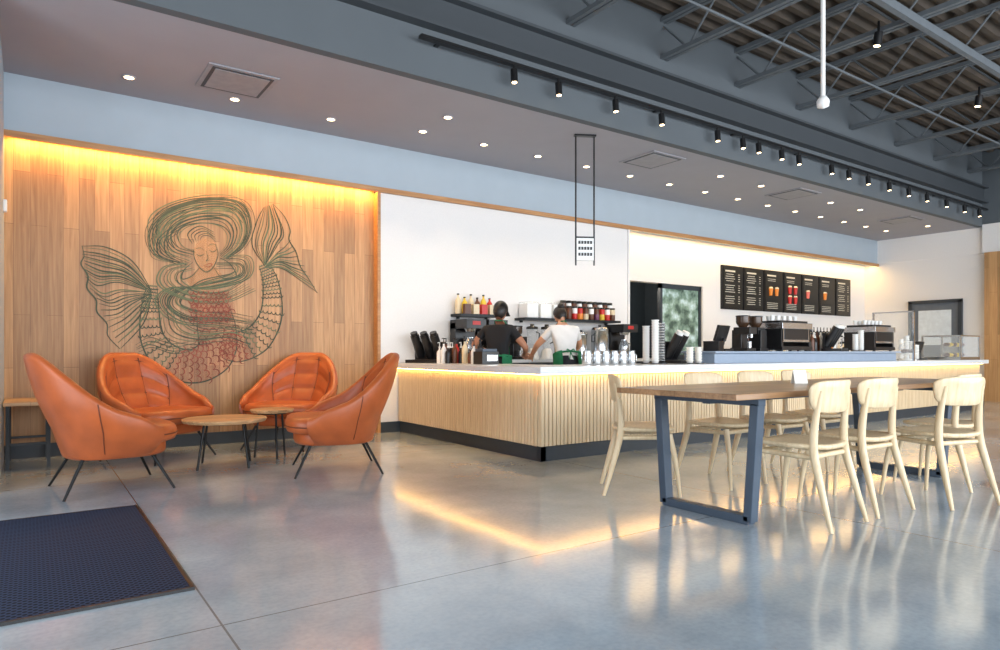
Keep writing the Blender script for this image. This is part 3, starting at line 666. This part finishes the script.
# ------------------------------------------------------------ people
def person(loc,yaw,H,lean,arms,shirt,skin,cap,headp=.3,turn=0,bun=False):
    s=H/1.7
    root=bpy.data.objects.new('barista',None); S.collection.objects.link(root); root.location=loc; root.rotation_euler=(0,0,yaw)
    Rl=Matrix.Rotation(-lean,3,'X'); piv=Vector((0,0,.94))
    def up(p): return piv+Rl@(Vector(p)-piv)
    V=[];R=[];E=[];T=[]
    def a(p,r,par,tag): V.append(Vector(p)*s); R.append(r); T.append(tag); i=len(V)-1; (E.append((par,i)) if par is not None else None); return i
    pe=a((0,0,.94),(.15,.115),None,'p'); w=a(up((0,0,1.08)),(.13,.10),pe,'s'); ch=a(up((0,.0,1.26)),(.16,.12),w,'s'); nb=a(up((0,-.01,1.40)),(.09,.08),ch,'s'); nk=a(up((0,.01,1.50)),(.05,.052),nb,'k')
    hands=[]
    for sd,(el,wr) in zip((-1,1),arms):
        sh=a(up((sd*.175,-.01,1.355)),(.068,.068),ch,'s'); shp=up((sd*.175,-.01,1.355))
        m=a((shp+(Vector(el)-shp)*.5),(.056,.056),sh,'s'); e=a(el,(.042,.042),m,'a'); m2=a(Vector(el)+(Vector(wr)-Vector(el))*.5,(.037,.037),e,'a'); wv=a(wr,(.026,.03),m2,'a'); hands.append((sd,Vector(el),Vector(wr)))
        hp=a((sd*.092,0,.84),(.092,.1),pe,'p'); k=a((sd*.105,.02,.48),(.06,.06),hp,'p'); an=a((sd*.11,-.02,.09),(.04,.045),k,'p'); to=a((sd*.125,.11,.045),(.04,.032),an,'f')
    me=bpy.data.meshes.new('body'); me.from_pydata(V,E,[]); ob=bpy.data.objects.new('body',me); S.collection.objects.link(ob)
    md=ob.modifiers.new('skin','SKIN'); md.use_smooth_shade=True
    if not me.skin_vertices: me.skin_vertices.new()
    for i,sv in enumerate(me.skin_vertices[0].data): sv.radius=(R[i][0]*s,R[i][1]*s); sv.use_root=(i==0)
    sb=ob.modifiers.new('sub','SUBSURF'); sb.levels=2; sb.render_levels=2
    bpy.context.view_layer.update(); dg=bpy.context.evaluated_depsgraph_get(); nm=bpy.data.meshes.new_from_object(ob.evaluated_get(dg)); bpy.data.objects.remove(ob)
    for m in (shirt,skin,M_pants,M_black): nm.materials.append(m)
    segs=[(V[x],V[y],T[y]) for x,y in E]
    for p in nm.polygons:
        c=p.center; best=None
        for (x,y,t) in segs:
            dd=y-x; tt=max(0,min(1,(c-x).dot(dd)/dd.length_squared)); q=(c-(x+dd*tt)).length
            if best is None or q<best[0]: best=(q,t)
        p.material_index={'s':0,'k':1,'a':1,'p':2,'f':3}[best[1]]; p.use_smooth=True
    ob=bpy.data.objects.new('body',nm); S.collection.objects.link(ob); ob.parent=root
    b=MB()
    for sd,el,wr in hands:
        d=(wr-el).normalized(); dn=Vector((0,0,-1)); dn=(dn-d*dn.dot(d)); dn.normalize(); sdv=d.cross(dn)*(1 if sd>0 else -1)
        b.M=Matrix.Scale(s,4)
        b.tube([wr-d*.01,wr+d*.03,wr+d*.08],[.026,.036,.034],0,10)
        for k in range(4):
            off=sdv*(-.028+.019*k); l=[.065,.078,.072,.055][k]; p0=wr+d*.075+off
            b.tube(smooth_path([p0,p0+d*l*.4+dn*.008,p0+d*l*.7+dn*l*.35,p0+d*l*.8+dn*l*.7],3),[.0095]*9+[.007],0,7)
        p0=wr+d*.03-sdv*.03; b.tube(smooth_path([p0,p0-sdv*.022+d*.025,p0-sdv*.03+d*.05+dn*.02],3),[.012]*6+[.008],0,7)
    b.build('hands',[skin],parent=root)
    hc=up((0,.03,1.60)); RH=Rl@Matrix.Rotation(turn,3,'Z')@Matrix.Rotation(-headp,3,'X')
    b=MB(); b.M=Matrix.Scale(s,4)@Matrix.Translation(hc)@RH.to_4x4()
    def hf(p):
        q=Vector(p); 
        if q.z<0: q.x*=1+.9*q.z; q.y=q.y*(1+.4*q.z)+.02*(-q.z/.11)
        return q
    b.ellip((0,0,0),(.076,.096,.115),0,24,16,hf)
    b.tube([(0,.088,.015),(0,.108,-.018),(0,.102,-.028)],[.008,.014,.010],0,8)
    for x in (-1,1):
        b.ellip((x*.076,-.005,-.01),(.012,.02,.032),0,10,8); b.ellip((x*.03,.082,.012),(.013,.012,.009),3,10,6); b.ellip((x*.03,.092,.012),(.005,.005,.006),1,8,6); b.tube([(x*.045,.082,.035),(x*.015,.094,.037)],.004,1,6)
    b.tube([(-.022,.092,-.055),(0,.1,-.053),(.022,.092,-.055)],[.003,.006,.003],4,6)
    b.ellip((0,-.012,.008),(.09,.102,.128),1,24,16,mask=lambda u,v:not(.06<u<.44 and v<.68) and v>.14)
    if bun: b.ellip((0,-.11,.05),(.05,.045,.05),1,14,10)
    if cap:
        b.ellip((0,-.008,.03),(.096,.11,.112),2,24,14,mask=lambda u,v:v>.5); b.box((0,.125,.035),(.13,.09,.008),2,rot=(-.2,0,0))
    b.build('head',[skin,M_hair,M_black,M_whitep,M_lip],parent=root)
    b=MB(); b.M=Matrix.Scale(s,4)
    def ap(u,v):
        an=-2.55+5.1*u; z=.52+.50*v; r=1.0+ (.10*(1-v)); p=Vector((.19*r*math.sin(an),.15*r*math.cos(an)+.0,z))
        return up(p) if z>.94 else p
    b.grid(ap,30,8,0)
    b.grid(lambda u,v: up((.12*(1-.3*v)*(2*u-1),.14+.01*math.cos((u-.5)*3),1.0+.36*v)),8,6,0)
    b.tube(smooth_path([up((-.07,.13,1.36)),up((-.07,.03,1.46)),up((0,-.095,1.455)),up((.07,.03,1.46)),up((.07,.13,1.36))],5),.009,0,6)
    b.tube(smooth_path([up((-.17,-.08,1.0)),up((0,-.14,1.0)),up((.17,-.08,1.0))],4),.012,0,6)
    for x in (-1,1): b.tube(smooth_path([up((0,-.145,1.0)),up((x*.045,-.155,1.02)),up((x*.045,-.155,.98)),up((0,-.145,1.0)),up((x*.03,-.15,.88))],4),.007,0,6)
    b.build('apron',[M_green],parent=root)
    return root
person((4.60,6.60,0),-.95,1.60,.14,[((-.34,.02,1.14),(-.24,.24,1.08)),((.36,.06,1.12),(.28,.30,1.05))],M_bshirt,M_skin2,True,.35,-.1)
person((5.58,6.45,0),-.35,1.64,.40,[((-.34,.26,1.12),(-.34,.46,1.0)),((.30,.32,1.12),(.22,.52,1.02))],M_wshirt,M_skin,False,.55,.1,True)
# ------------------------------------------------------------ lights
for i in range(5):
    light('window_daylight','AREA',(.3+3.4*i,-4.0,2.35),(pi/2,0,0),290,(.88,.94,1),shape='RECTANGLE',size=3.1,size_y=4.0)
light('door_daylight','AREA',(-1.38,3.9,1.3),(0,-pi/2,0),80,(.86,.93,1),shape='RECTANGLE',size=2.5,size_y=2.5)
w=bpy.data.worlds.new('sky'); S.world=w; w.use_nodes=True; nt=w.node_tree; bg=nt.nodes['Background']
sk=nt.nodes.new('ShaderNodeTexSky'); sk.sky_type='HOSEK_WILKIE'; sk.turbidity=4; sk.sun_direction=(.3,-.5,.8)
nt.links.new(sk.outputs[0],bg.inputs[0]); bg.inputs[1].default_value=1.2
# ------------------------------------------------------------ camera
cd_=bpy.data.cameras.new('camera'); cam=bpy.data.objects.new('camera',cd_); S.collection.objects.link(cam); S.camera=cam
cam.location=(0,0,1.0); cam.rotation_euler=(pi/2,0,-math.radians(35.1)); cd_.sensor_width=36; cd_.lens=24.05; cd_.shift_y=.027; cd_.clip_start=.05
